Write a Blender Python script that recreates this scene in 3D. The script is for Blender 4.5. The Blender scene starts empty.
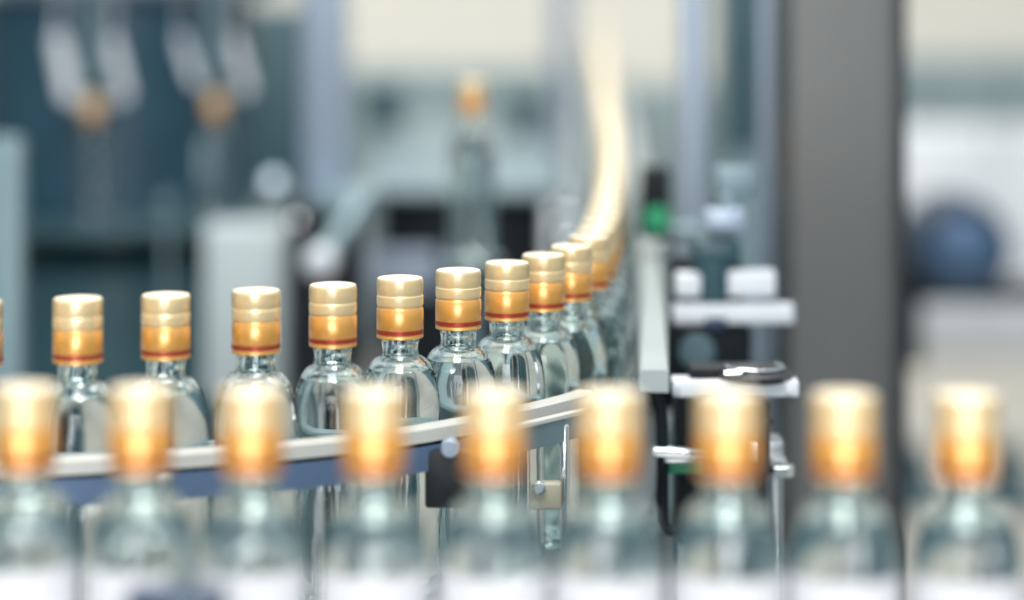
import bpy, bmesh, math, random
from mathutils import Vector, Matrix

C = bpy.context.scene.collection
R = math.radians
random.seed(7)

# ------------------------------------------------------------------ camera
FPX = 2418.0                     # focal length in pixels of a 1024 px wide frame
ZC = 1.327                       # camera height
HOR = -30.0                      # row of the horizon
cam_d = bpy.data.cameras.new('camera')
cam_d.sensor_width = 36.0
cam_d.lens = FPX * 36.0 / 1024.0
cam_d.shift_y = (HOR - 300.0) / 1024.0
cam_d.clip_start = 0.05
cam_d.dof.use_dof = True
cam_d.dof.focus_distance = 1.495
cam_d.dof.aperture_fstop = 2.1
cam = bpy.data.objects.new('camera', cam_d)
C.objects.link(cam)
cam.location = (0, 0, ZC)
cam.rotation_euler = (R(90), 0, 0)
bpy.context.scene.camera = cam

# ------------------------------------------------------------------ world and lamps
world = bpy.data.worlds.new('world')
bpy.context.scene.world = world
world.use_nodes = True
wn, wl = world.node_tree.nodes, world.node_tree.links
wn.clear()
w_out = wn.new('ShaderNodeOutputWorld')
w_bg = wn.new('ShaderNodeBackground')
w_tc = wn.new('ShaderNodeTexCoord')
w_sep = wn.new('ShaderNodeSeparateXYZ')
w_ramp = wn.new('ShaderNodeValToRGB')
w_map = wn.new('ShaderNodeMapRange')
w_map.inputs[1].default_value = -1.0
w_map.inputs[2].default_value = 1.0
cr = w_ramp.color_ramp
cr.elements[0].position = 0.0
cr.elements[0].color = (0.10, 0.14, 0.16, 1)
cr.elements[1].position = 1.0
cr.elements[1].color = (1.0, 0.99, 0.96, 1)
for pos, col in ((0.47, (0.06, 0.10, 0.12, 1)), (0.56, (0.22, 0.32, 0.37, 1)), (0.72, (0.74, 0.83, 0.88, 1))):
    e = cr.elements.new(pos)
    e.color = col
wl.new(w_tc.outputs['Generated'], w_sep.inputs[0])
wl.new(w_sep.outputs['Z'], w_map.inputs[0])
wl.new(w_map.outputs[0], w_ramp.inputs[0])
wl.new(w_ramp.outputs[0], w_bg.inputs[0])
w_bg.inputs[1].default_value = 0.85
wl.new(w_bg.outputs[0], w_out.inputs[0])


def area(name, loc, aim, sx, sy, power, col):
    d = bpy.data.lights.new(name, 'AREA')
    d.shape = 'RECTANGLE'
    d.size, d.size_y, d.energy, d.color = sx, sy, power, col
    o = bpy.data.objects.new(name, d)
    C.objects.link(o)
    o.location = loc
    o.rotation_euler = (Vector(aim) - Vector(loc)).to_track_quat('-Z', 'Y').to_euler()
    return o


area('ceiling_lamp', (-0.1, 0.1, 3.4), (0.0, 1.5, 1.0), 1.0, 1.6, 62, (1.0, 0.985, 0.95))
area('ceiling_lamp', (0.2, 3.4, 3.6), (0.1, 4.0, 0.8), 1.2, 2.6, 95, (1.0, 0.985, 0.95))
area('ceiling_lamp', (0.0, 7.6, 3.6), (0.0, 8.6, 0.8), 3.6, 1.6, 105, (1.0, 0.96, 0.88))

area('added_front_light', (-0.15, -3.0, 1.35), (0.0, 1.5, 1.1), 2.0, 2.5, 135, (1.0, 0.975, 0.98))  # unseen area light added behind the camera for the bright strip on the caps

vs = bpy.context.scene.view_settings
vs.view_transform = 'Standard'
vs.look = 'None'
vs.exposure = 0.0
vs.gamma = 1.0
vs.use_curve_mapping = False
bpy.context.scene.cycles.max_bounces = 14
bpy.context.scene.cycles.transmission_bounces = 14
bpy.context.scene.cycles.glossy_bounces = 6


# ------------------------------------------------------------------ helpers
def at(px, py, d):
    """world point at depth d that the camera sees at pixel (px, py)"""
    return Vector(((px - 512.0) * d / FPX, d, ZC - (py - HOR) * d / FPX))


def srgb(r, g, b):
    f = lambda v: (v / 255.0) / 12.92 if v / 255.0 <= 0.04045 else ((v / 255.0 + 0.055) / 1.055) ** 2.4
    return (f(r), f(g), f(b), 1.0)


def mat(name, col, rough=0.5, metal=0.0, var=0.08, scale=40.0, bump=0.0, spec=0.5, emit=None, stretch=(1, 1, 1), coat=0.0):
    m = bpy.data.materials.new(name)
    m.use_nodes = True
    nt = m.node_tree
    b = nt.nodes['Principled BSDF']
    tc = nt.nodes.new('ShaderNodeTexCoord')
    mp = nt.nodes.new('ShaderNodeMapping')
    mp.inputs['Scale'].default_value = stretch
    nz = nt.nodes.new('ShaderNodeTexNoise')
    nz.inputs['Scale'].default_value = scale
    nz.inputs['Detail'].default_value = 4.0
    nt.links.new(tc.outputs['Object'], mp.inputs['Vector'])
    nt.links.new(mp.outputs['Vector'], nz.inputs['Vector'])
    rp = nt.nodes.new('ShaderNodeValToRGB')
    rp.color_ramp.elements[0].position = 0.3
    rp.color_ramp.elements[1].position = 0.7
    rp.color_ramp.elements[0].color = tuple(max(0.0, c * (1 - var)) for c in col[:3]) + (1,)
    rp.color_ramp.elements[1].color = tuple(min(1.0, c * (1 + var)) for c in col[:3]) + (1,)
    nt.links.new(nz.outputs['Fac'], rp.inputs['Fac'])
    nt.links.new(rp.outputs['Color'], b.inputs['Base Color'])
    mr = nt.nodes.new('ShaderNodeMapRange')
    mr.inputs[3].default_value = max(0.02, rough - 0.06)
    mr.inputs[4].default_value = min(1.0, rough + 0.06)
    nt.links.new(nz.outputs['Fac'], mr.inputs[0])
    nt.links.new(mr.outputs[0], b.inputs['Roughness'])
    b.inputs['Metallic'].default_value = metal
    b.inputs['Specular IOR Level'].default_value = spec
    b.inputs['Coat Weight'].default_value = coat
    b.inputs['Coat Roughness'].default_value = 0.28
    b.inputs['Coat IOR'].default_value = 1.8
    if bump:
        bp = nt.nodes.new('ShaderNodeBump')
        bp.inputs['Strength'].default_value = bump
        bp.inputs['Distance'].default_value = 0.002
        nt.links.new(nz.outputs['Fac'], bp.inputs['Height'])
        nt.links.new(bp.outputs['Normal'], b.inputs['Normal'])
    if emit:
        b.inputs['Emission Color'].default_value = emit[0]
        b.inputs['Emission Strength'].default_value = emit[1]
    return m


def glass(name, col, ior):
    m = bpy.data.materials.new(name)
    m.use_nodes = True
    nt = m.node_tree
    nt.nodes.clear()
    o = nt.nodes.new('ShaderNodeOutputMaterial')
    g = nt.nodes.new('ShaderNodeBsdfGlass')
    g.inputs['Color'].default_value = col
    g.inputs['IOR'].default_value = ior
    tc = nt.nodes.new('ShaderNodeTexCoord')
    nz = nt.nodes.new('ShaderNodeTexNoise')
    nz.inputs['Scale'].default_value = 55.0
    nz.inputs['Detail'].default_value = 1.0
    bp = nt.nodes.new('ShaderNodeBump')
    bp.inputs['Strength'].default_value = 0.32
    bp.inputs['Distance'].default_value = 0.002
    nt.links.new(tc.outputs['Object'], nz.inputs['Vector'])
    nt.links.new(nz.outputs['Fac'], bp.inputs['Height'])
    nt.links.new(bp.outputs['Normal'], g.inputs['Normal'])
    nt.links.new(g.outputs[0], o.inputs['Surface'])
    return m


M = {}
M['glass'] = glass('clear_glass', (0.95, 0.985, 0.98, 1), 1.45)
M['gold'] = mat('orange_gold_foil', (0.88, 0.42, 0.075), 0.32, 0.5, 0.03, 900, coat=1.0)
M['pale_gold'] = mat('pale_gold_foil', (0.97, 0.73, 0.39), 0.32, 0.45, 0.03, 900, coat=1.0)
M['cap_top'] = mat('ivory_cap_top', (0.95, 0.82, 0.61), 0.35, 0.1, 0.04, 200)
M['red'] = mat('red_foil', (0.40, 0.05, 0.03), 0.3, 0.4, 0.05, 300)
M['paper'] = mat('white_label_paper', (0.66, 0.67, 0.71), 0.6, 0, 0.02, 120)
M['steel'] = mat('brushed_steel', (0.62, 0.65, 0.68), 0.32, 1.0, 0.08, 25, stretch=(1, 1, 14))
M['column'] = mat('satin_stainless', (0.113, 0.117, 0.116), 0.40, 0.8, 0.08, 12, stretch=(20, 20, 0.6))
M['chrome'] = mat('polished_steel', (0.86, 0.88, 0.90), 0.12, 1.0, 0.03, 20)
M['alu'] = mat('anodised_aluminium', (0.36, 0.43, 0.54), 0.42, 0.4, 0.05, 18)
M['white_plastic'] = mat('white_plastic', (0.60, 0.60, 0.56), 0.35, 0, 0.03, 30)
M['milky'] = mat('milky_plastic', (0.40, 0.46, 0.46), 0.35, 0, 0.04, 25)
M['blue_strip'] = mat('slate_blue_plastic', (0.10, 0.16, 0.27), 0.4, 0, 0.06, 30)
M['teal_steel'] = mat('grey_teal_paint', (0.20, 0.29, 0.32), 0.35, 0.3, 0.08, 20)
M['black'] = mat('black_plastic', (0.006, 0.010, 0.014), 0.5, 0, 0.2, 40, spec=0.2)
M['rubber'] = mat('black_rubber', (0.010, 0.014, 0.018), 0.45, 0, 0.2, 60)
M['navy'] = mat('navy_paint', (0.02, 0.05, 0.10), 0.4, 0, 0.1, 10)
M['teal_dark'] = mat('dark_teal_paint', (0.025, 0.075, 0.095), 0.4, 0, 0.25, 5)
M['drum'] = mat('deep_blue_teal_paint', (0.022, 0.070, 0.105), 0.4, 0, 0.2, 6)
M['motor'] = mat('blue_grey_enamel', (0.06, 0.12, 0.22), 0.4, 0.1, 0.08, 20)
M['deck'] = mat('pale_teal_steel', (0.17, 0.25, 0.285), 0.45, 0.2, 0.12, 6)
M['grey_teal'] = mat('pale_grey_enamel', (0.22, 0.29, 0.31), 0.5, 0, 0.08, 3)
M['cabinet_white'] = mat('cool_white_enamel', (0.72, 0.76, 0.82), 0.45, 0, 0.03, 5)
M['box_grey'] = mat('pale_grey_plastic', (0.50, 0.58, 0.60), 0.45, 0, 0.04, 8)
M['cream_plastic'] = mat('cream_plastic', (0.38, 0.36, 0.28), 0.4, 0, 0.05, 30)
M['green'] = mat('green_plastic', (0.01, 0.30, 0.14), 0.3, 0, 0.05, 30)
M['belt'] = mat('grey_chain_plastic', (0.22, 0.25, 0.27), 0.45, 0.1, 0.1, 60)
M['floor'] = mat('cream_resin_floor', (0.43, 0.415, 0.37), 0.5, 0, 0.06, 1.5)
M['wall'] = mat('cream_wall_paint', (0.90, 0.87, 0.80), 0.7, 0, 0.03, 1.2)
M['dial'] = mat('pale_pilot_lens', (0.7, 0.8, 0.9), 0.3, 0, 0.02, 20, emit=((0.62, 0.74, 0.86, 1), 0.9))


class MB:
    def __init__(self):
        self.bm = bmesh.new()

    def _merge(self, bm, mi=0):
        for f in bm.faces:
            f.material_index = mi
        me = bpy.data.meshes.new('tmp')
        bm.to_mesh(me)
        bm.free()
        self.bm.from_mesh(me)
        bpy.data.meshes.remove(me)

    def box(self, c, s, bevel=0.002, rot=None, mi=0):
        bm = bmesh.new()
        bmesh.ops.create_cube(bm, size=1.0)
        for v in bm.verts:
            v.co = Vector((v.co.x * s[0], v.co.y * s[1], v.co.z * s[2]))
        if bevel:
            b = min(bevel, 0.45 * min(s))
            bmesh.ops.bevel(bm, geom=bm.edges[:], offset=b, segments=2, affect='EDGES', profile=0.5)
        mt = Matrix.Translation(Vector(c))
        if rot is not None:
            mt = mt @ rot
        bm.transform(mt)
        self._merge(bm, mi)
        return self

    def cyl(self, p0, p1, r, seg=24, r1=None, bevel=0.0, mi=0):
        p0, p1 = Vector(p0), Vector(p1)
        ax = p1 - p0
        L = ax.length
        r1 = r if r1 is None else r1
        if bevel:
            prof = [(0, 0), (r - bevel, 0), (r, bevel), (r1, L - bevel), (r1 - bevel, L), (0, L)]
        else:
            prof = [(0, 0), (r, 0), (r1, L), (0, L)]
        q = Vector((0, 0, 1)).rotation_difference(ax).to_matrix().to_4x4()
        return self.lathe(prof, seg, Matrix.Translation(p0) @ q, mi)

    def lathe(self, prof, seg=32, mt=None, mi=0, flip=False, knurl=None):
        bm = bmesh.new()
        rings = []
        for r, z in prof:
            if r < 1e-6:
                rings.append([bm.verts.new((0, 0, z))])
            else:
                ring = []
                for k in range(seg):
                    rr = r
                    if knurl and knurl[0] <= z <= knurl[1] and k % 2:
                        rr = r - knurl[2]
                    a = 2 * math.pi * k / seg
                    ring.append(bm.verts.new((rr * math.cos(a), rr * math.sin(a), z)))
                rings.append(ring)
        for a, b in zip(rings, rings[1:]):
            for k in range(seg):
                k2 = (k + 1) % seg
                if len(a) == 1 and len(b) == 1:
                    continue
                if len(a) == 1:
                    bm.faces.new((a[0], b[k2], b[k]))
                elif len(b) == 1:
                    bm.faces.new((a[k], a[k2], b[0]))
                else:
                    bm.faces.new((a[k], a[k2], b[k2], b[k]))
        if flip:
            bmesh.ops.reverse_faces(bm, faces=bm.faces[:])
        if mt is not None:
            bm.transform(mt)
        self._merge(bm, mi)
        return self

    def sweep(self, path, section, mi=0, closed_ends=True):
        """path: list of (x, y); section: list of (lateral, z) going round; lateral is to the right of travel"""
        bm = bmesh.new()
        n = len(path)
        rings = []
        for i, p in enumerate(path):
            a = path[max(0, i - 1)]
            b = path[min(n - 1, i + 1)]
            t = Vector((b[0] - a[0], b[1] - a[1])).normalized()
            nr = Vector((t.y, -t.x))
            rings.append([bm.verts.new((p[0] + nr.x * l, p[1] + nr.y * l, z)) for l, z in section])
        m = len(section)
        for a, b in zip(rings, rings[1:]):
            for k in range(m):
                bm.faces.new((a[k], a[(k + 1) % m], b[(k + 1) % m], b[k]))
        bm.faces.new(rings[0][::-1])
        bm.faces.new(rings[-1])
        bmesh.ops.recalc_face_normals(bm, faces=bm.faces[:])
        self._merge(bm, mi)
        return self

    def tube(self, pts, r, seg=12, mi=0):
        pts = [Vector(p) for p in pts]
        bm = bmesh.new()
        rings = []
        n = len(pts)
        for i, p in enumerate(pts):
            t = (pts[min(n - 1, i + 1)] - pts[max(0, i - 1)]).normalized()
            up = Vector((0, 0, 1)) if abs(t.z) < 0.9 else Vector((1, 0, 0))
            s = t.cross(up).normalized()
            u = s.cross(t)
            rings.append([bm.verts.new(p + (s * math.cos(2 * math.pi * k / seg) + u * math.sin(2 * math.pi * k / seg)) * r) for k in range(seg)])
        for a, b in zip(rings, rings[1:]):
            for k in range(seg):
                bm.faces.new((a[k], a[(k + 1) % seg], b[(k + 1) % seg], b[k]))
        bm.faces.new(rings[0][::-1])
        bm.faces.new(rings[-1])
        bmesh.ops.recalc_face_normals(bm, faces=bm.faces[:])
        self._merge(bm, mi)
        return self

    def build(self, name, mats, parent=None, origin=None):
        """link as one object; the mesh is given in world space and moved into its parent's (or its origin's) frame"""
        me = bpy.data.meshes.new(name)
        off = Vector((0, 0, 0))
        loc = Vector((0, 0, 0))
        if parent is not None:
            p, q = Vector((0, 0, 0)), parent
            while q is not None:
                p += q.location
                q = q.parent
            off = p
        elif origin is not None:
            off = loc = Vector(origin)
        for v in self.bm.verts:
            v.co -= off
        self.bm.to_mesh(me)
        self.bm.free()
        for m in (mats if isinstance(mats, (list, tuple)) else [mats]):
            me.materials.append(m)
        for p in me.polygons:
            p.use_smooth = True
        me.set_sharp_from_angle(angle=R(38))
        o = bpy.data.objects.new(name, me)
        C.objects.link(o)
        o.parent = parent
        o.location = loc
        return o


def tag(o, label, cat, group=None, kind=None):
    o['label'] = label
    o['category'] = cat
    if group:
        o['group'] = group
    if kind:
        o['kind'] = kind
    return o


def thing(name, label, cat, loc, group=None):
    o = bpy.data.objects.new(name, None)
    o.empty_display_size = 0.05
    C.objects.link(o)
    o.location = loc
    return tag(o, label, cat, group)


def copy_tree(o, parent=None):
    c = o.copy()
    C.objects.link(c)
    c.parent = parent
    for ch in list(o.children):
        copy_tree(ch, c)
    return c


def catmull(pts, step=0.004):
    out = []
    P = [Vector(p) for p in pts]
    P = [P[0] * 2 - P[1]] + P + [P[-1] * 2 - P[-2]]
    for i in range(1, len(P) - 2):
        a, b, c, d = P[i - 1:i + 3]
        n = max(2, int((c - b).length / step))
        for k in range(n):
            t = k / n
            out.append(0.5 * ((2 * b) + (c - a) * t + (2 * a - 5 * b + 4 * c - d) * t * t + (3 * b - a - 3 * c + d) * t ** 3))
    out.append(P[-2].copy())
    return out


def thin(path, step):
    out = [path[0]]
    for p in path[1:]:
        if (Vector(p) - Vector(out[-1])).length >= step:
            out.append(p)
    return out


# ------------------------------------------------------------------ setting
Z_BELT = 0.95
b = MB()
b.box((0.0, 4.0, -0.05), (14.0, 14.0, 0.1), 0)
o = b.build('floor', M['floor'], origin=(0, 4, -0.05)); o['kind'] = 'structure'
b = MB()
b.box((0.0, 11.1, 2.0), (14.0, 0.2, 4.0), 0)
o = b.build('wall_back', M['wall'], origin=(0, 11.1, 0)); o['kind'] = 'structure'
b = MB()
b.box((0.0, 10.985, 0.06), (14.0, 0.03, 0.12), 0.004)
o = b.build('baseboard_back', M['grey_teal'], origin=(0, 10.985, 0)); o['kind'] = 'structure'

# ------------------------------------------------------------------ bottle
SH0, SH1 = 0.110, 0.142
outer = [(0, 0.004), (0.012, 0.003), (0.0195, 0.0), (0.0225, 0.0006), (0.0240, 0.003), (0.0243, 0.007), (0.0243, 0.040), (0.0243, 0.080), (0.0243, SH0)]
for k in range(1, 11):
    t = R(90) * k / 11
    outer.append((0.0118 + 0.0125 * math.cos(t), SH0 + (SH1 - SH0) * math.sin(t)))
outer += [(0.0120, SH1 + 0.0004), (0.0112, SH1 + 0.0022), (0.0110, 0.147), (0.0112, 0.1495), (0.0116, 0.151), (0.0112, 0.1525), (0.0110, 0.156), (0.0110, 0.186), (0, 0.186)]
inner = [(0, 0.134), (0.0172, 0.134), (0.0160, 0.1362), (0.0135, 0.1385), (0.0100, 0.1402), (0.0088, 0.1425), (0.0086, 0.150), (0.0086, 0.183), (0, 0.183)]
cap_prof_low = [(0.0121, 0.1575), (0.0121, 0.1524), (0.0138, 0.1520), (0.0143, 0.1524), (0.0143, 0.1535), (0.0140, 0.1539), (0.0140, 0.1543),
                (0.0143, 0.1547), (0.0143, 0.1705), (0.0140, 0.1709), (0.0137, 0.1714), (0.0137, 0.1720)]
cap_prof_high = [(0.0137, 0.1720), (0.0141, 0.1726), (0.0143, 0.1732), (0.0143, 0.1785), (0.0139, 0.1790), (0.0139, 0.1800), (0.0143, 0.1805),
                 (0.0143, 0.1868), (0.0141, 0.1885), (0.0136, 0.1896)]
cap_prof_top = [(0.0136, 0.1896), (0.0128, 0.1900), (0.0100, 0.1898), (0, 0.1898)]


cap_prof_low, cap_prof_high, cap_prof_top = [[(r, 0.190 - (0.190 - z) * 0.965) for r, z in pr] for pr in (cap_prof_low, cap_prof_high, cap_prof_top)]


def make_bottle(name, label, with_label):
    root = thing(name, label, 'bottle', (0, 0, 0))
    g = MB()
    g.lathe(outer, 48)
    g.lathe(inner, 48, flip=True)
    g.build('glass_body', M['glass'], root)
    c = MB()
    c.lathe(cap_prof_low, 96, mi=0)
    c.lathe(cap_prof_high, 96, mi=1, knurl=(0.1807, 0.1871, 0.00035))
    c.lathe(cap_prof_top, 96, mi=2)
    cap = c.build('cap', [M['gold'], M['pale_gold'], M['cap_top']], root)
    r = MB()
    r.lathe([(0.01415, 0.1559), (0.01445, 0.1562), (0.01445, 0.1586), (0.01415, 0.1589)], 64)
    r.build('tamper_ring', M['red'], cap)
    if with_label:
        p = bmesh.new()
        rr, n = 0.02455, 40
        a0, a1 = R(-90 - 88), R(-90 + 88)
        rows = []
        for z in (0.022, 0.1125):
            for rad in (rr, rr + 0.00018):
                rows.append([p.verts.new((rad * math.cos(a0 + (a1 - a0) * k / n), rad * math.sin(a0 + (a1 - a0) * k / n), z)) for k in range(n + 1)])
        lo_i, lo_o, hi_i, hi_o = rows
        for A, B in ((lo_o, hi_o), (hi_i, lo_i), (lo_i, lo_o), (hi_o, hi_i)):
            for k in range(n):
                p.faces.new((A[k], A[k + 1], B[k + 1], B[k]))
        bmesh.ops.recalc_face_normals(p, faces=p.faces[:])
        q = MB()
        q._merge(p)
        q.build('label', M['paper'], root)
    return root


ORD = ['first', 'second', 'third', 'fourth', 'fifth', 'sixth', 'seventh', 'eighth', 'ninth', 'tenth', 'eleventh', 'twelfth', 'thirteenth', 'fourteenth']

# front row: nine labelled bottles on the straight conveyor
front = [(25, 386), (141, 387), (252, 388.5), (374, 390), (494, 391), (609, 392), (728, 392.5), (844, 393.5), (967, 394)]
FL = ['leftmost blurred gold-capped bottle with white label in the nearest row, cut by the left edge',
      'gold-capped bottle in the nearest row whose white label is turned aside, second from the left',
      'gold-capped labelled bottle in the nearest row, third from left, before the arched bottle shoulder',
      'gold-capped labelled bottle in the nearest row, fourth from the left',
      'gold-capped labelled bottle at the middle of the nearest row, fifth from either end',
      'gold-capped labelled bottle of the nearest row straight below the receding line',
      'gold-capped labelled bottle of the nearest row before the black clamp fixture',
      'gold-capped labelled bottle of the nearest row standing before the wide grey steel column',
      'rightmost gold-capped labelled bottle of the nearest row, right of the steel column']
K = FPX * (ZC - Z_BELT - 0.19)
fb = make_bottle('bottle', FL[0], True)
front_xy = []
for i, (px, py) in enumerate(front):
    d = K / (py - HOR)
    p = Vector(((px - 512) * d / FPX, d, Z_BELT))
    front_xy.append((p.x, p.y))
    o = fb if i == 0 else copy_tree(fb)
    o.location = p
    o.rotation_euler.z = R(-50) if i == 1 else R(random.uniform(-7, 7))
    tag(o, FL[i], 'bottle', 'labelled bottles in the nearest row')

# curved row: unlabelled bottles from the left, round the bend and away
meas = [(-23, 300.5), (78, 297.5), (166, 294), (256, 289.5), (333, 284), (400, 277), (458.3, 269.4), (507, 261.8), (543.5, 254), (571, 245.5), (589, 236)]
pts = [(-0.62, 1.345), (-0.45, 1.362)]
for px, py in meas:
    d = K / (py - HOR)
    pts.append(((px - 512) * d / FPX, d))
pts += [(0.0655, 1.80), (0.0790, 2.00), (0.1030, 2.50), (0.1330, 3.40), (0.2050, 5.65), (0.315, 9.2), (0.345, 10.0)]
path = catmull(pts)
# march along the path with one pitch, starting at the bottle cut by the left edge
start = min(range(len(path)), key=lambda i: abs(path[i].x - pts[12][0]) + abs(path[i].y - pts[12][1]))
spots = [Vector(p) for p in pts[2:13]]
for p in path[start + 1:]:
    if (p - spots[-1]).length >= 0.0505:
        spots.append(p)
    if p.y > 8.8:
        break
CL = ['gold-capped unlabelled bottle of the curved row cut off by the left edge',
      'sharp gold-capped clear bottle of the curved row, leftmost one fully in view',
      'gold-capped clear bottle of the curved row just left of the pale junction box',
      'gold-capped clear bottle of the curved row with an arched shoulder against the pale junction box',
      'gold-capped clear bottle of the curved row below the slanted lever with the ball end',
      'gold-capped clear bottle of the curved row, right of the one below the ball lever',
      'gold-capped clear bottle of the curved row, second one left of the crowded bend',
      'sharpest gold-capped clear bottle, where the caps of the bend start to overlap',
      'gold-capped clear bottle of the bend, first one partly behind the sharpest bottle',
      'gold-capped clear bottle of the bend, second one behind the sharpest bottle',
      'gold-capped clear bottle of the bend, third one behind the sharpest bottle',
      'gold-capped clear bottle of the bend, fourth one behind the sharpest bottle']
cb = make_bottle('bottle', CL[0], False)
for i, p in enumerate(spots):
    o = cb if i == 0 else copy_tree(cb)
    o.location = (p.x, p.y, Z_BELT)
    o.rotation_euler.z = R(random.uniform(0, 360))
    if i < len(CL):
        tag(o, CL[i], 'bottle', 'unlabelled bottles round the bend')
    else:
        tag(o, 'gold-capped clear bottle in the blurred straight stretch of the line running away behind the bend', 'bottle',
            'blurred bottles running away behind the bend')

# ------------------------------------------------------------------ added dark bed and conveyors
ZB = 0.56
root = thing('added_dark_bed', 'unseen dark teal bed added under the conveyors to darken the view through the glass', 'machine bed', (-0.05, 1.55, 0))  # unseen slab added over the bright floor so the bottle glass shows dark
s = MB(); s.box((-0.05, 1.50, (ZB + 0.08) / 2), (3.6, 1.40, ZB - 0.08), 0.01)
s.build('body', M['teal_dark'], root)
for sx in (-1, 1):
    for sy in (-1, 1):
        s = MB(); s.cyl((-0.05 + sx * 1.7, 1.50 + sy * 0.58, 0), (-0.05 + sx * 1.7, 1.50 + sy * 0.58, 0.09), 0.05, 24, bevel=0.004)
        s.build('foot', M['rubber'], root)

def leg_pair(root, x, y, ang, half):
    z0 = ZB if y < 2.2 else 0.0
    for s in (-1, 1):
        px, py = x + math.cos(ang) * half * s, y + math.sin(ang) * half * s
        l = MB()
        l.box((px, py, (0.88 + z0 + 0.04) / 2), (0.045, 0.045, 0.84 - z0), 0.004)
        lg = l.build('leg', M['steel'], root)
        f = MB()
        f.cyl((px, py, z0), (px, py, z0 + 0.016), 0.03, 24, bevel=0.003)
        f.cyl((px, py, z0 + 0.014), (px, py, z0 + 0.05), 0.011, 12)
        f.build('foot', M['rubber'], lg)


def conveyor(label, pth, legs, name='conveyor'):
    root = thing(name, label, 'conveyor', (pth[0][0], pth[0][1], 0))
    s = MB()
    s.sweep(pth, [(-0.041, Z_BELT - 0.012), (0.041, Z_BELT - 0.012), (0.041, Z_BELT - 0.0002), (-0.041, Z_BELT - 0.0002)])
    s.build('chain_belt', M['belt'], root)
    for sg in (-1, 1):
        s = MB()
        lo, hi = sorted((sg * 0.0425, sg * 0.055))
        s.sweep(pth, [(lo, Z_BELT - 0.09), (hi, Z_BELT - 0.09), (hi, Z_BELT - 0.006), (lo, Z_BELT - 0.006)])
        s.build('side_frame', M['teal_steel'], root)
    s = MB()
    s.sweep(pth, [(-0.042, Z_BELT - 0.075), (0.042, Z_BELT - 0.075), (0.042, Z_BELT - 0.06), (-0.042, Z_BELT - 0.06)])
    s.build('slide_bed', M['steel'], root)
    for x, y, a in legs:
        leg_pair(root, x, y, a, 0.032)
    return root


curve = thin(path, 0.02)
conveyor('curved chain conveyor carrying the unlabelled bottles round the bend', [tuple(p) for p in curve],
         [(-0.45, 1.362, R(90)), (-0.16, 1.424, R(95)), (0.064, 1.78, R(0)), (0.118, 2.95, R(0)), (0.185, 5.05, R(0)), (0.27, 7.75, R(0))])
fx0, fy0 = front_xy[0]
fx1, fy1 = front_xy[-1]
sl = (fy1 - fy0) / (fx1 - fx0)
fpath = [(x, fy0 + (x - fx0) * sl) for x in (-0.60, -0.3, 0.0, 0.3, 0.60)]
conveyor('straight conveyor in front carrying the labelled bottles', fpath,
         [(-0.45, fy0 + (-0.45 - fx0) * sl, R(90)), (0.45, fy0 + (0.45 - fx0) * sl, R(90))])

# guide rails of the curved row
def offset_path(pth, off):
    out = []
    n = len(pth)
    for i, p in enumerate(pth):
        a, c = pth[max(0, i - 1)], pth[min(n - 1, i + 1)]
        t = (Vector(c) - Vector(a)).normalized()
        out.append(Vector((p[0] + t.y * off, p[1] - t.x * off)))
    return out


def rail_bracket(root, p, t, side, z):
    """rod standing on the conveyor side frame and holding the rail at z"""
    nr = Vector((t.y, -t.x)) * side
    q = p + nr * 0.020
    base = p + nr * (0.020)
    m = MB()
    m.cyl((base.x, base.y, Z_BELT - 0.05), (q.x, q.y, z + 0.012), 0.005, 16, bevel=0.001)
    m.cyl((q.x, q.y, z), (p.x, p.y, z), 0.0038, 12)
    m.build('bracket_rod', M['steel'], root)


near = [p for p in curve if p.y < 6.0 and p.x > -0.56]
far_part = [p for p in near if p.y > 2.6]
ro = offset_path([p for p in near if p.x < 0.012], 0.043)
root = thing('guide_rail', 'white outer guide rail with slate blue edging in front of the curved row', 'guide rail', (ro[0].x, ro[0].y, 1.03))
s = MB()
s.sweep([tuple(p) for p in ro], [(-0.006, 1.0490), (0.006, 1.0490), (0.006, 1.0565), (0.0045, 1.058), (-0.0045, 1.058), (-0.006, 1.0565)])
s.build('rail_bar', M['white_plastic'], root)
s = MB()
s.sweep([tuple(p) for p in ro if p.y < 1.60], [(-0.004, 1.032), (0.0065, 1.032), (0.0065, 1.0465), (-0.004, 1.0465)])
s.build('edging', M['blue_strip'], root)
s = MB()
s.sweep([tuple(p) for p in ro if p.y < 1.60], [(-0.003, 1.0463), (0.003, 1.0463), (0.003, 1.0492), (-0.003, 1.0492)])
s.build('spacer_strip', M['black'], root)
pb = min(ro, key=lambda p: abs(512 + p.x * FPX / p.y - 436))
s = MB(); s.box((pb.x, pb.y - 0.013, 1.027), (0.026, 0.012, 0.034), 0.002)
bb = s.build('bracket_block', M['rubber'], root)
s = MB(); s.cyl((pb.x + 0.002, pb.y - 0.018, 1.047), (pb.x + 0.002, pb.y - 0.03, 1.047), 0.0055, 20, bevel=0.001)
s.build('hose_connector', M['alu'], bb)
for i in range(3, len(ro) - 4, 13):
    rail_bracket(root, ro[i], (ro[i + 1] - ro[i]).normalized(), 1, 1.037)
rf = thin(catmull([(0.095, 1.62), (0.105, 1.80), (0.115, 1.98), (0.133, 2.35)] + [tuple(p) for p in offset_path(far_part, 0.040)][::6]), 0.02)
root = thing('guide_rail', 'wide milky guide rail along the right side of the receding line', 'guide rail', (rf[0].x, rf[0].y, 1.03))
s = MB()
s.sweep([tuple(p) for p in rf], [(-0.010, 1.044), (0.010, 1.044), (0.010, 1.0575), (0.0085, 1.059), (-0.0085, 1.059), (-0.010, 1.0575)])
s.build('rail_bar', M['milky'], root)
for i in range(44, len(rf) - 1, 13):
    rail_bracket(root, rf[i], (rf[i + 1] - rf[i]).normalized(), 1, 1.04)
ri = offset_path([p for p in near if p.y < 1.95], -0.040)
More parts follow.
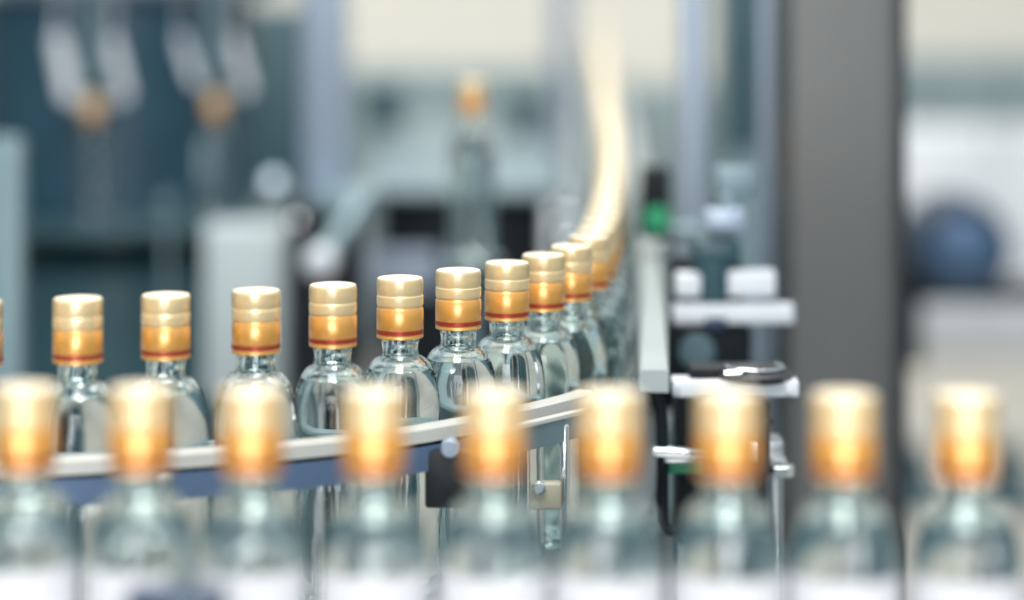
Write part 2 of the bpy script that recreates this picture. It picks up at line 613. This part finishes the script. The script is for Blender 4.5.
root = thing('guide_rail', 'grey steel inner guide rail behind the curved row of bottles', 'guide rail', (ri[0].x, ri[0].y, 1.03))
s = MB()
s.sweep([tuple(p) for p in ri], [(-0.006, 1.030), (0.006, 1.030), (0.006, 1.0435), (0.0045, 1.045), (-0.0045, 1.045), (-0.006, 1.0435)])
s.build('rail_bar', M['teal_steel'], root)
for i in range(5, len(ri) - 1, 13):
    rail_bracket(root, ri[i], (ri[i + 1] - ri[i]).normalized(), -1, 1.036)

ri = offset_path([p for p in near if p.y > 1.97], -0.040)
root = thing('guide_rail', 'grey teal guide rail along the left side of the receding line', 'guide rail', (ri[0].x, ri[0].y, 1.03))
s = MB()
s.sweep([tuple(p) for p in ri], [(-0.004, 1.024), (0.004, 1.024), (0.004, 1.043), (-0.004, 1.043)])
s.build('rail_bar', M['teal_steel'], root)
for i in range(5, len(ri) - 1, 13):
    rail_bracket(root, ri[i], (ri[i + 1] - ri[i]).normalized(), -1, 1.033)

# short deflector plate and right-hand end of the rail
d1, d2 = 1.43, 1.50
p0, p1 = at(512, 433, d1), at(602, 405, d2)
root = thing('deflector_plate', 'short grey teal steel deflector plate under the crowded bend', 'plate', p0 - Vector((0, 0, 0.02)))
s = MB()
zt = 0.5 * (p0.z + p1.z)
s.sweep([(p0.x, p0.y), (0.5 * (p0.x + p1.x), 0.5 * (p0.y + p1.y) - 0.001), (p1.x, p1.y)], [(-0.0015, zt - 0.014), (0.0015, zt - 0.014), (0.0015, zt), (-0.0015, zt)])
s.build('plate', M['teal_steel'], root)
s = MB()
s.sweep([(p0.x, p0.y), (p1.x, p1.y)], [(-0.003, zt), (0.003, zt), (0.003, zt + 0.0022), (-0.003, zt + 0.0022)])
s.build('top_edge', M['white_plastic'], root)
s = MB()
q = (p0 + p1) * 0.5
s.cyl((q.x + 0.004, q.y + 0.0045, ZB + 0.01), (q.x + 0.004, q.y + 0.0045, zt - 0.004), 0.003, 16, bevel=0.001)
s.cyl((q.x + 0.004, q.y + 0.0045, ZB), (q.x + 0.004, q.y + 0.0045, ZB + 0.012), 0.018, 20, bevel=0.002)
s.build('support_rod', M['chrome'], root)
s = MB(); cb_ = at(546, 497, 1.452)
s.box((cb_.x, 1.452 + 0.006, cb_.z), (0.019, 0.012, 0.016), 0.002)
kb_ = s.build('clamp_block', M['cream_plastic'], root)
s = MB(); q2 = at(539, 487, 1.4515); s.cyl(q2, q2 - Vector((0, 0.004, 0)), 0.004, 20, bevel=0.001)
s.build('screw', M['chrome'], kb_)

# dark clamp in front of the second labelled bottle
c = at(176, 606, 1.005)
root = thing('rail_clamp', 'dark navy clamp low in front of the bottle with the turned label', 'clamp', (c.x, c.y, 0.86))
s = MB()
s.box((c.x, c.y, c.z), (0.042, 0.014, 0.015), 0.003)
s.build('clamp_block', M['navy'], root)
s = MB()
s.cyl((c.x, c.y, ZB), (c.x, c.y, c.z - 0.006), 0.006, 16)
s.cyl((c.x, c.y, ZB), (c.x, c.y, ZB + 0.012), 0.03, 24, bevel=0.003)
s.build('support_rod', M['steel'], root)

# ------------------------------------------------------------------ clamp fixture with hand knob (near)
dn = 1.64
def bx(m, x0, y0, x1, y1, d, depth, bevel=0.002, mi=0):
    """box whose front face covers the pixels x0..x1, y0..y1 at depth d"""
    a, b_ = at(x0, y0, d), at(x1, y1, d)
    m.box(((a.x + b_.x) / 2, d + depth / 2, (a.z + b_.z) / 2), (abs(b_.x - a.x), depth, abs(a.z - b_.z)), bevel, mi=mi)
    return m

base = at(712, 480, dn)
root = thing('clamp_fixture', 'black clamp fixture with hand knob and silver cross bar beside the steel column', 'clamp fixture', (base.x, dn + 0.03, 0))
s = MB(); bx(s, 677, 397, 766, 540, dn + 0.022, 0.05, 0.003)
z_low = at(0, 540, dn + 0.022).z
s.build('mounting_block', M['black'], root)
s = MB(); s.box((base.x, dn + 0.03, (z_low + ZB) / 2), (0.045, 0.045, z_low - ZB), 0.003); s.box((base.x, dn + 0.03, ZB + 0.01), (0.13, 0.13, 0.02), 0.004)
s.build('post', M['steel'], root)
s = MB(); bx(s, 673, 381.5, 799, 397, dn - 0.002, 0.026, 0.001)
cbar = s.build('cross_bar', M['cabinet_white'], root)
for px in (676, 789):
    s = MB()
    c = at(px, 389, dn - 0.002)
    s.cyl(c, c - Vector((0, 0.003, 0)), 0.0028, 6)
    s.build('bolt', M['steel'], cbar)
s = MB(); bx(s, 690, 368, 752, 384, dn + 0.008, 0.03, 0.003)
s.build('knob_base', M['black'], root)
kc = at(755, 378, dn + 0.012)
s = MB()
prof = [(0, -0.002), (0.020, -0.002), (0.0265, 0.000), (0.0270, 0.003), (0.0235, 0.0055), (0.016, 0.0085), (0.006, 0.010), (0, 0.0102)]
s.lathe(prof, 14, Matrix.Translation(kc), knurl=(-0.001, 0.0056, 0.0022))
kb = s.build('hand_knob', M['rubber'], root)
s = MB()
s.tube([kc + Vector((0.0195 * math.cos(R(a)), 0.0195 * math.sin(R(a)), 0.0078)) for a in range(-200, 45, 12)], 0.0011, 8)
s.build('chain', M['chrome'], kb)
s = MB()
c = at(724, 374, dn - 0.012)
s.cyl(c, c + Vector((0.012, 0.0, 0.0006)), 0.0022, 12, bevel=0.0005)
s.build('knob_screw', M['chrome'], kb)
# lower silver stop and tie rod with nut
a, b2 = at(651, 450, dn - 0.03), at(712, 455, dn - 0.03)
s = MB()
s.box((a + b2) / 2, ((b2 - a).length, 0.012, 0.0075), 0.0015, rot=Matrix.Rotation(R(4.5), 4, 'Y'))
s.box(((a + b2) / 2).x * Vector((1, 0, 0)) + Vector((0, dn - 0.012, a.z - 0.006)), (0.022, 0.036, 0.006), 0.001)
s.build('stop_bar', M['chrome'], root)
s = MB(); bx(s, 667, 463, 706, 474, dn - 0.004, 0.01, 0.001)
s.build('indicator_strip', M['green'], root)
s = MB()
c = at(780, 470, dn)
s.cyl((c.x - 0.003, dn, 0.9), (c.x - 0.003, dn, c.z), 0.0052, 20, bevel=0.001)
s.cyl((c.x - 0.0005, dn, 0.9), (c.x - 0.0005, dn + 0.02, c.z - 0.002), 0.003, 12)
s.box((c.x - 0.012, dn + 0.016, 1.0), (0.03, 0.03, 0.014), 0.002)
tr = s.build('tie_rod', M['steel'], root)
s = MB()
s.cyl((c.x, dn, c.z - 0.004), (c.x, dn, c.z + 0.0035), 0.0095, 6, bevel=0.0008)
s.cyl((c.x - 0.003, dn, c.z + 0.003), (c.x - 0.003, dn, c.z + 0.0085), 0.0075, 20, bevel=0.001)
s.build('nut', M['chrome'], tr)
s = MB()
c = at(763, 430, dn - 0.004)
s.cyl(c + Vector((0, 0, -0.03)), c + Vector((0, 0, 0.02)), 0.0045, 16, bevel=0.001)
s.cyl(c + Vector((0, 0, 0.004)), c + Vector((0, 0, 0.0075)), 0.007, 16, bevel=0.001)
s.build('adjusting_screw', M['rubber'], root)

s = MB(); s.tube([at(x, y, 1.63) for x, y in ((640, 386), (648, 387), (655, 393), (660, 404), (662, 420), (662.5, 460), (662.5, 520), (668, 530), (690, 532))], 0.0042, 14)
s.build('hose', M['black'], root)

# ------------------------------------------------------------------ sensor stand (behind)
ds = 1.93
base = at(714, 400, ds)
root = thing('sensor_stand', 'blurred black sensor stand with two pale bars behind the clamp fixture', 'sensor stand', (base.x, ds + 0.03, 0))
s = MB()
s.box((base.x, ds + 0.03, (ZB + 1.06) / 2), (0.034, 0.034, 1.06 - ZB), 0.003); s.box((base.x, ds + 0.03, ZB + 0.01), (0.14, 0.14, 0.02), 0.004)
s.build('post', M['black'], root)
s = MB(); bx(s, 676, 326, 752, 392, ds + 0.005, 0.05, 0.004)
s.build('valve_block', M['black'], root)
s = MB(); bx(s, 668, 258, 742, 314, ds + 0.12, 0.012, 0.002); bx(s, 646, 312, 742, 412, ds + 0.12, 0.012, 0.002); bx(s, 704, 330, 724, 380, ds + 0.05, 0.08, 0.002)
s.build('backing_plate', M['black'], root)
s = MB(); s.cyl(at(697, 352, ds + 0.01), at(697, 352, ds - 0.02), 0.015, 24, bevel=0.002)
s.build('valve_cap', M['teal_dark'], root)
s = MB(); bx(s, 673, 305, 794, 324, ds - 0.005, 0.014, 0.002)
s.build('cross_bar', M['cabinet_white'], root)
s = MB(); bx(s, 676, 274, 701, 297, ds, 0.02, 0.002)
s.build('end_block', M['cabinet_white'], root)
s = MB(); bx(s, 728, 272, 776, 297, ds, 0.02, 0.002)
s.build('end_block', M['cabinet_white'], root)
s = MB(); bx(s, 700, 278, 730, 294, ds + 0.006, 0.012, 0.002); bx(s, 705, 318, 727, 330, ds - 0.008, 0.02, 0.002)
s.build('cross_slide', M['navy'], root)
s = MB(); s.cyl(at(712, 302, ds + 0.012), at(712, 262, ds + 0.012), 0.014, 24, bevel=0.002); bx(s, 694, 240, 742, 266, ds + 0.002, 0.04, 0.004)
s.build('sensor_body', M['teal_dark'], root)
s = MB(); bx(s, 706, 211, 746, 232, ds + 0.004, 0.03, 0.003)
s.build('clamp', M['alu'], root)
s = MB(); bx(s, 716, 168, 758, 198, ds + 0.06, 0.03, 0.003); bx(s, 722, 196, 734, 214, ds + 0.03, 0.06, 0.002)
s.build('reflector', M['deck'], root)

# push-button station on a slim post
dg = 2.25
c = at(655, 215, dg)
root = thing('push_button_station', 'small black push button station with green button above the milky rail', 'push button station', (c.x, dg + 0.03, 0))
s = MB(); bx(s, 642, 168, 671, 240, dg + 0.006, 0.045, 0.004)
s.build('housing', M['black'], root)
s = MB(); q = at(656, 219, dg + 0.008); s.cyl(q, q - Vector((0, 0.02, 0)), 0.0125, 28, bevel=0.003)
s.build('button', M['green'], root)
xp = at(712, 0, dg).x
za = at(0, 234, dg).z
s = MB(); s.cyl((xp, dg + 0.03, 0.0), (xp, dg + 0.03, za + 0.008), 0.008, 20); s.cyl((xp, dg + 0.03, 0.0), (xp, dg + 0.03, 0.014), 0.04, 28, bevel=0.003)
s.cyl((c.x, dg + 0.03, za), (xp, dg + 0.03, za), 0.006, 16)
s.build('post', M['teal_steel'], root)

# ------------------------------------------------------------------ steel column and frame posts
def post(name, label, x0, x1, d, depth, ztop, m, cat='post', parts=()):
    a, b_ = at(x0, 0, d), at(x1, 0, d)
    cx, w = (a.x + b_.x) / 2, b_.x - a.x
    root = thing(name, label, cat, (cx, d + depth / 2, 0))
    s = MB()
    s.box((cx, d + depth / 2, ztop / 2 + 0.006), (w, depth, ztop - 0.012), 0.004)
    # shallow slots in the faces
    s.build('profile', m, root)
    for k in (-1, 1):
        s = MB()
        s.box((cx + k * w * 0.22, d - 0.0006, ztop / 2), (w * 0.08, 0.0016, ztop - 0.05), 0)
        s.build('slot', M['teal_steel'], root)
    s = MB()
    s.box((cx, d + depth / 2, 0.006), (w * 1.7, depth * 1.7, 0.012), 0.003)
    s.build('foot_plate', M['steel'], root)
    return root

dc = 2.40
a, b_ = at(792, 0, dc), at(893, 0, dc)
cx, w = (a.x + b_.x) / 2, b_.x - a.x
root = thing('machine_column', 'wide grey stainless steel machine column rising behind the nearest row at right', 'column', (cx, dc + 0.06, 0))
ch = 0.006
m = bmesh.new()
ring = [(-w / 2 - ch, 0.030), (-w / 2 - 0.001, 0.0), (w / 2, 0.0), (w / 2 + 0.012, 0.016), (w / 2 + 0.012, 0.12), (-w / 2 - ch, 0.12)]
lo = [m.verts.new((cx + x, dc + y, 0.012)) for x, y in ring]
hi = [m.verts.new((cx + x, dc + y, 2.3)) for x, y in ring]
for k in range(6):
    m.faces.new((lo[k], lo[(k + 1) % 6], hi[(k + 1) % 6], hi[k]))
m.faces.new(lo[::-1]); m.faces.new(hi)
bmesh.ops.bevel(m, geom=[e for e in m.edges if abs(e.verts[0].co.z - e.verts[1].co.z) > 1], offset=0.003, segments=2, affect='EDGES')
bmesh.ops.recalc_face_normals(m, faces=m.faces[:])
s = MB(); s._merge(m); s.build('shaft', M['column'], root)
s = MB(); s.box((cx + w / 2 + 0.0085, dc + 0.004, 1.15), (0.011, 0.012, 2.26), 0.002)  # narrow dark strip down the column's right edge
s.build('edge_strip', M['rubber'], root)
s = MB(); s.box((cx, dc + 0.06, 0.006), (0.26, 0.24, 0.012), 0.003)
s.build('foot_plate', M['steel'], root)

post('frame_post', 'pale blue slim frame post left of the wide steel column', 682, 706, 2.75, 0.05, 2.3, M['alu'])
post('frame_post', 'pale blue frame post close against the left side of the wide steel column', 760, 796, 2.75, 0.05, 2.3, M['alu'])
post('frame_post', 'pale frame post at the left edge behind the curved row', -14, 17, 2.9, 0.045, 1.125, M['teal_steel'])
post('frame_post', 'thin pale blue frame post left of the top of the receding line', 552, 574, 6.6, 0.05, 2.3, M['alu'])

# tall post on a dark drive housing, with the slanted lever
dp = 3.3
a, b_ = at(302, 0, dp), at(345, 0, dp)
cx, w = (a.x + b_.x) / 2, b_.x - a.x
zt = at(0, 203, dp).z
root = thing('support_post', 'broad pale blue post on a dark drive housing behind the curved row', 'post', (cx, dp + 0.03, 0))
s = MB(); s.box((cx, dp + 0.03, (zt + 2.3) / 2), (w, 0.06, 2.3 - zt), 0.004)
s.build('profile', M['alu'], root)
s = MB(); s.box((cx + 0.002, dp + 0.035, (zt + 0.30) / 2), (0.095, 0.12, zt - 0.30), 0.006)
hs = s.build('drive_housing', M['black'], root)
for k in (-1, 1):
    s = MB()
    s.cyl((cx + k * 0.034, dp - 0.025, zt - 0.02), (cx + k * 0.034, dp - 0.030, zt - 0.02), 0.005, 6)
    s.build('bolt', M['chrome'], hs)
s = MB(); s.box((cx, dp + 0.03, 0.155), (0.06, 0.06, 0.29), 0.004); s.box((cx, dp + 0.03, 0.008), (0.10, 0.10, 0.016), 0.004)
s.build('pedestal', M['steel'], root)
l0, l1 = at(366, 196, 3.2), at(320, 262, 3.1)
s = MB(); s.tube([l0, (l0 + l1) / 2, l1], 0.014, 16)
s.box(((l0.x + cx) / 2, 3.26, l0.z - 0.01), (abs(l0.x - cx) + 0.02, 0.10, 0.028), 0.004)
lv = s.build('lever', M['teal_steel'], root)
s = MB(); s.lathe([(0, -0.021), (0.008, -0.0195), (0.015, -0.0148), (0.0195, -0.008), (0.021, 0), (0.0195, 0.008), (0.015, 0.0148), (0.008, 0.0195), (0, 0.021)], 24, Matrix.Translation(l1))
s.build('ball_knob', M['cabinet_white'], lv)

# pale junction box on a stand
dj = 3.35
a, b_ = at(203, 226, dj), at(287, 400, dj)
cx = (a.x + b_.x) / 2
root = thing('junction_box', 'pale junction box on a stand behind the curved row, left of the drive housing', 'junction box', (cx, dj + 0.05, 0))
s = MB(); s.box((cx, dj + 0.05, (a.z + b_.z) / 2), (b_.x - a.x, 0.10, a.z - b_.z), 0.008)
s.build('body', M['box_grey'], root)
s = MB(); s.box((cx, dj - 0.004, (a.z + b_.z) / 2), (b_.x - a.x - 0.008, 0.009, a.z - b_.z - 0.008), 0.004)
ld = s.build('lid', M['box_grey'], root)
for sx in (-1, 1):
    for sz in (-1, 1):
        s = MB()
        q = Vector((cx + sx * ((b_.x - a.x) / 2 - 0.012), dj - 0.008, (a.z + b_.z) / 2 + sz * ((a.z - b_.z) / 2 - 0.012)))
        s.cyl(q, q - Vector((0, 0.002, 0)), 0.004, 12)
        s.build('screw', M['steel'], ld)
s = MB(); s.box((cx, dj + 0.05, b_.z / 2 + 0.006), (0.04, 0.04, b_.z - 0.012), 0.003); s.box((cx, dj + 0.05, 0.008), (0.10, 0.10, 0.016), 0.004)
s.build('stand', M['steel'], root)

# ------------------------------------------------------------------ rotary capper at left
tc = Vector((-0.64, 3.93, 0))
root = thing('rotary_capper', 'dark teal rotary capping machine with slanted gripper rods in the left background', 'capping machine', tc)
s = MB(); s.lathe([(0, 0.02), (0.24, 0.02), (0.26, 0.04), (0.26, 0.86), (0.24, 0.88), (0, 0.88)], 64, Matrix.Translation(tc))
s.build('base_drum', M['teal_dark'], root)
s = MB(); s.lathe([(0, 0.925), (0.335, 0.925), (0.34, 0.93), (0.34, 0.945), (0.335, 0.95), (0, 0.95)], 96, Matrix.Translation(tc))
s.lathe([(0, 0.87), (0.1, 0.87), (0.1, 0.926), (0, 0.926)], 48, Matrix.Translation(tc))
s.build('turret_table', M['teal_dark'], root)
s = MB(); s.lathe([(0, 0.949), (0.22, 0.949), (0.22, 1.27), (0.20, 1.29), (0, 1.29)], 64, Matrix.Translation(tc))
s.build('center_drum', M['drum'], root)
s = MB(); s.lathe([(0, 1.285), (0.24, 1.285), (0.26, 1.30), (0.26, 1.40), (0.37, 1.40), (0.375, 1.405), (0.375, 1.425), (0.37, 1.43), (0.26, 1.43), (0.26, 1.46), (0.24, 1.48), (0, 1.48)], 96, Matrix.Translation(tc))
s.build('upper_carousel', M['alu'], root)

def capping_head(px, py, d, rods, n):
    c = at(px, py, d)
    s = MB()
    s.lathe([(0, 0.0), (0.012, 0.0), (0.016, 0.004), (0.016, 0.03), (0.011, 0.036), (0.011, 0.30), (0, 0.30)], 24, Matrix.Translation(c + Vector((0, 0, 0.006))))
    h = s.build('capping_head', M['teal_steel'], root)
    for (x0, y0, x1, y1, rr) in rods:
        p, q = at(x0, y0, d - 0.02), at(x1, y1, d - 0.02)
        s = MB()
        s.tube([p, (p + q) / 2, q], rr, 16)
        s.tube([q, q + Vector((0, 0.0, -0.006)), Vector((c.x, c.y, q.z - 0.004))], rr * 0.3, 8)
        s.tube([p, p + Vector((0, 0.02, 0.06)), Vector((p.x, c.y, 1.402))], rr * 0.2, 8)
        s.build('gripper_rod', M['cabinet_white'], h)
    return c

capb = [(92, 94, 3.62, [(57, 34, 69, 100, 0.013), (112, 38, 126, 98, 0.009)]), (215, 90, 3.68, [(180, 36, 194, 82, 0.008), (234, 38, 248, 92, 0.008)])]
LB = ['blurred gold-capped bottle gripped between slanted rods of the capping machine, upper left', 'blurred gold-capped bottle in the capping machine, left of the broad pale blue post']
for n, (px, py, d, rods) in enumerate(capb):
    capping_head(px, py - 8, d, rods, n)
    p = at(px, py, d)
    o = copy_tree(cb)
    o.location = (p.x, d, 0.9502)
    tag(o, LB[n], 'bottle', 'bottles in the capping machine')
for (px, py, d, r, lab, k) in ((273, 181, 3.5, 0.0115, 'bright round pilot lamp between the capping machine and the broad blue post', 'dial'),
                               (166, 203, 3.44, 0.0105, 'dim round grey sensor on a rod in front of the capping machine', 'deck')):
    p = at(px, py, d)
    root2 = thing('pilot_lamp' if k == 'dial' else 'round_sensor', lab, 'lamp' if k == 'dial' else 'sensor', (p.x, d, 0))
    s = MB(); s.lathe([(0, -0.012), (r * 0.7, -0.010), (r, -0.004), (r, 0.004), (0, 0.004)], 28, Matrix.Translation(p) @ Matrix.Rotation(R(-90), 4, 'X'))
    s.build('lens' if k == 'dial' else 'face', M[k], root2)
    s = MB(); s.cyl(p + Vector((0, 0.003, 0)), p + Vector((0, 0.022, 0)), r * 1.15, 24, bevel=0.001)
    s.build('housing', M['teal_dark'], root2)
    s = MB(); s.cyl((p.x, d + 0.014, 0.0), (p.x, d + 0.014, p.z - r * 0.6), 0.005, 16); s.cyl((p.x, d + 0.014, 0.0), (p.x, d + 0.014, 0.012), 0.05, 24, bevel=0.003)
    s.build('rod', M['teal_steel'], root2)

# tall dark cabinet behind the capper
def cabinet(name, label, x0, x1, ytop, d, depth, m, doors, door_mat, cat='cabinet', plinth='black'):
    a, b_ = at(x0, ytop, d), at(x1, ytop, d)
    cx, w, zt = (a.x + b_.x) / 2, b_.x - a.x, a.z
    root = thing(name, label, cat, (cx, d + depth / 2, 0))
    s = MB(); s.box((cx, d + depth / 2, (zt + 0.08) / 2), (w, depth, zt - 0.08), 0.008)
    s.build('body', m, root)
    s = MB(); s.box((cx, d + depth / 2 + 0.01, 0.042), (w - 0.06, depth - 0.06, 0.084), 0.004)
    s.build('plinth', M[plinth], root)
    dw = w / doors
    for k in range(doors):
        s = MB(); s.box((cx - w / 2 + dw * (k + 0.5), d - 0.008, (zt + 0.08) / 2), (dw - 0.02, 0.016, zt - 0.14), 0.004)
        dr = s.build('door', door_mat, root)
        s = MB()
        hx = cx - w / 2 + dw * (k + 0.5) + (dw / 2 - 0.05) * (1 if k % 2 == 0 else -1)
        s.tube([(hx, d - 0.014, 0.72), (hx, d - 0.045, 0.725), (hx, d - 0.045, 0.875), (hx, d - 0.014, 0.88)], 0.007, 12)
        s.build('handle', M['chrome'], dr)
    return root

cabinet('control_cabinet', 'tall dark teal control cabinet behind the capping machine', -90, 330, 8, 5.5, 0.5, M['teal_dark'], 3, M['teal_dark'])
cabinet('equipment_cabinet', 'grey enamel equipment cabinet far behind the transfer table', 200, 560, 72, 8.2, 0.6, M['grey_teal'], 3, M['grey_teal'])
cabinet('equipment_cabinet', 'grey enamel equipment cabinet far behind, between receding line and steel column', 625, 800, 88, 8.2, 0.6, M['grey_teal'], 2, M['grey_teal'])
cabinet('equipment_cabinet', 'grey enamel equipment cabinet far behind, right of the steel column', 850, 1100, 62, 9.2, 0.6, M['grey_teal'], 3, M['grey_teal'])
cabinet('parts_chest', 'low white chest on the floor right of the steel column', 896, 1110, 132, 8.3, 0.5, M['cabinet_white'], 2, M['cabinet_white'], cat='chest', plinth='cabinet_white')

# ------------------------------------------------------------------ transfer table in the middle
x0, x1 = at(356, 0, 4.1).x, at(560, 0, 4.1).x
root = thing('transfer_table', 'pale teal transfer table with a dark recess below, in the middle background', 'table', ((x0 + x1) / 2, 5.0, 0))
s = MB(); s.box(((x0 + x1) / 2, 4.99, 0.958), (x1 - x0, 1.98, 0.011), 0.004)
s.build('table_top', M['deck'], root)
s = MB(); s.box(((x0 + x1) / 2 + 0.01, 4.95, 0.516), (x1 - x0 - 0.06, 1.78, 0.872), 0.006)
cab = s.build('cabinet', M['black'], root)
s = MB(); bx(s, 366, 250, 440, 292, 4.045, 0.012, 0.003)
s.build('access_panel', M['alu'], cab)
for sx in (0.02, 0.98):
    for yy in (4.03, 5.95):
        s = MB(); xx = x0 + (x1 - x0) * sx
        s.box((xx, yy, 0.482), (0.035, 0.035, 0.912), 0.003); s.cyl((xx, yy, 0), (xx, yy, 0.03), 0.03, 20, bevel=0.003)
        s.build('leg', M['steel'], root)
s = MB(); bx(s, 366, 88, 402, 130, 5.2, 0.08, 0.006); bx(s, 360, 84, 408, 92, 5.19, 0.1, 0.003)
s.build('clamp', M['teal_dark'], root)
s = MB(); bx(s, 508, 100, 538, 134, 5.2, 0.08, 0.006); bx(s, 503, 96, 543, 104, 5.19, 0.1, 0.003)
s.build('clamp', M['teal_dark'], root)
dl = 2.6
p = at(472, 80, dl)
zb = p.z - 0.19
o = copy_tree(cb)
o.location = (p.x, dl, zb + 0.0002)
tag(o, 'lone blurred gold-capped bottle on a round platform before the pale transfer table', 'bottle')
root = thing('lift_platform', 'small round dark platform on a rod under the lone blurred bottle', 'platform', (p.x, dl, 0))
s = MB(); s.lathe([(0, zb - 0.014), (0.026, zb - 0.014), (0.032, zb - 0.010), (0.032, zb - 0.001), (0.031, zb), (0, zb)], 40, Matrix.Translation((p.x, dl, 0)))
s.build('disc', M['teal_steel'], root)
s = MB(); s.cyl((p.x, dl, 0.012), (p.x, dl, zb - 0.012), 0.012, 20)
s.build('rod', M['teal_steel'], root)
s = MB(); s.cyl((p.x, dl, 0.0), (p.x, dl, 0.014), 0.07, 32, bevel=0.003)
s.build('foot_plate', M['steel'], root)

# ------------------------------------------------------------------ motor at right
dm = 4.3
c = at(967, 252, dm)
rm = 47 * dm / FPX
root = thing('electric_motor', 'dark blue round electric motor on a dark bracket right of the steel column', 'motor', (c.x, dm + 0.09, 0))
mt = Matrix.Translation(c) @ Matrix.Rotation(R(-90), 4, 'X')
s = MB()
s.lathe([(rm * 0.6, 0.02), (rm, 0.02), (rm, 0.24), (rm * 0.8, 0.25), (0, 0.25), (0, 0.06)], 40, mt)
hs = s.build('housing', M['navy'], root)
s = MB(); s.lathe([(0, -0.012), (rm * 0.45, -0.010), (rm * 0.66, 0.004), (rm * 0.70, 0.021), (0, 0.03)], 40, mt)
s.build('fan_cover', M['motor'], root)
for k in range(18):
    ang = 2 * math.pi * k / 18
    s = MB()
    s.box((c.x + math.cos(ang) * (rm + 0.003), dm + 0.13, c.z + math.sin(ang) * (rm + 0.003)), (0.012, 0.19, 0.004), 0.001, rot=Matrix.Rotation(-ang, 4, 'Y'))
    s.build('cooling_fin', M['navy'], hs)
s = MB(); bx(s, 905, 262, 922, 368, dm + 0.03, 0.10, 0.004)
bx(s, 905, 290, 1092, 303, dm + 0.03, 0.16, 0.003)
s.build('bracket', M['black'], root)
xr = at(1082, 0, dm).x
zt = at(0, 304, dm + 0.03).z
s = MB(); s.box((xr, dm + 0.10, zt / 2 + 0.006), (0.06, 0.06, zt - 0.012), 0.004); s.box((xr, dm + 0.10, 0.008), (0.2, 0.2, 0.016), 0.004)
s.build('post', M['teal_dark'], root)

# slim switch cabinet between the two blue frame posts
a, b_ = at(722, 0, 4.2), at(775, 0, 4.2)
cx, w = (a.x + b_.x) / 2, b_.x - a.x
zs = at(0, 150, 4.2).z
root = thing('switch_cabinet', 'slim switch cabinet with a dark upper window between the two pale blue frame posts', 'cabinet', (cx, 4.3, 0))
s = MB(); s.box((cx, 4.3, 0.9), (w, 0.2, 1.8), 0.006)
s.build('body', M['teal_steel'], root)
s = MB(); s.box((cx, 4.197, (zs + 1.76) / 2), (w - 0.02, 0.012, 1.76 - zs), 0.003)
s.build('window', M['teal_dark'], root)
s = MB(); s.box((cx, 4.197, (zs + 0.06) / 2), (w - 0.02, 0.012, zs - 0.10), 0.003)
s.build('door', M['deck'], root)

# pair of dark teal machine feet on the floor, right of the column
for px, lab in ((912, 'dark teal levelling jack on the floor close to the right side of the steel column'), (1008, 'dark teal levelling jack on the floor at the right edge')):
    c = at(px, 480, 6.0)
    root = thing('levelling_jack', lab, 'levelling jack', (c.x, 6.0, 0))
    s = MB(); s.lathe([(0, 0), (0.10, 0), (0.105, 0.01), (0.06, 0.05), (0.045, 0.10), (0.045, 0.14), (0, 0.14)], 32, Matrix.Translation((c.x, 6.0, 0)))
    s.build('pad', M['teal_dark'], root)
    s = MB(); s.cyl((c.x, 6.0, 0.135), (c.x, 6.0, 0.17), 0.02, 20); s.cyl((c.x, 6.0, 0.15), (c.x, 6.0, 0.165), 0.034, 6)
    s.build('jack_screw', M['steel'], root)
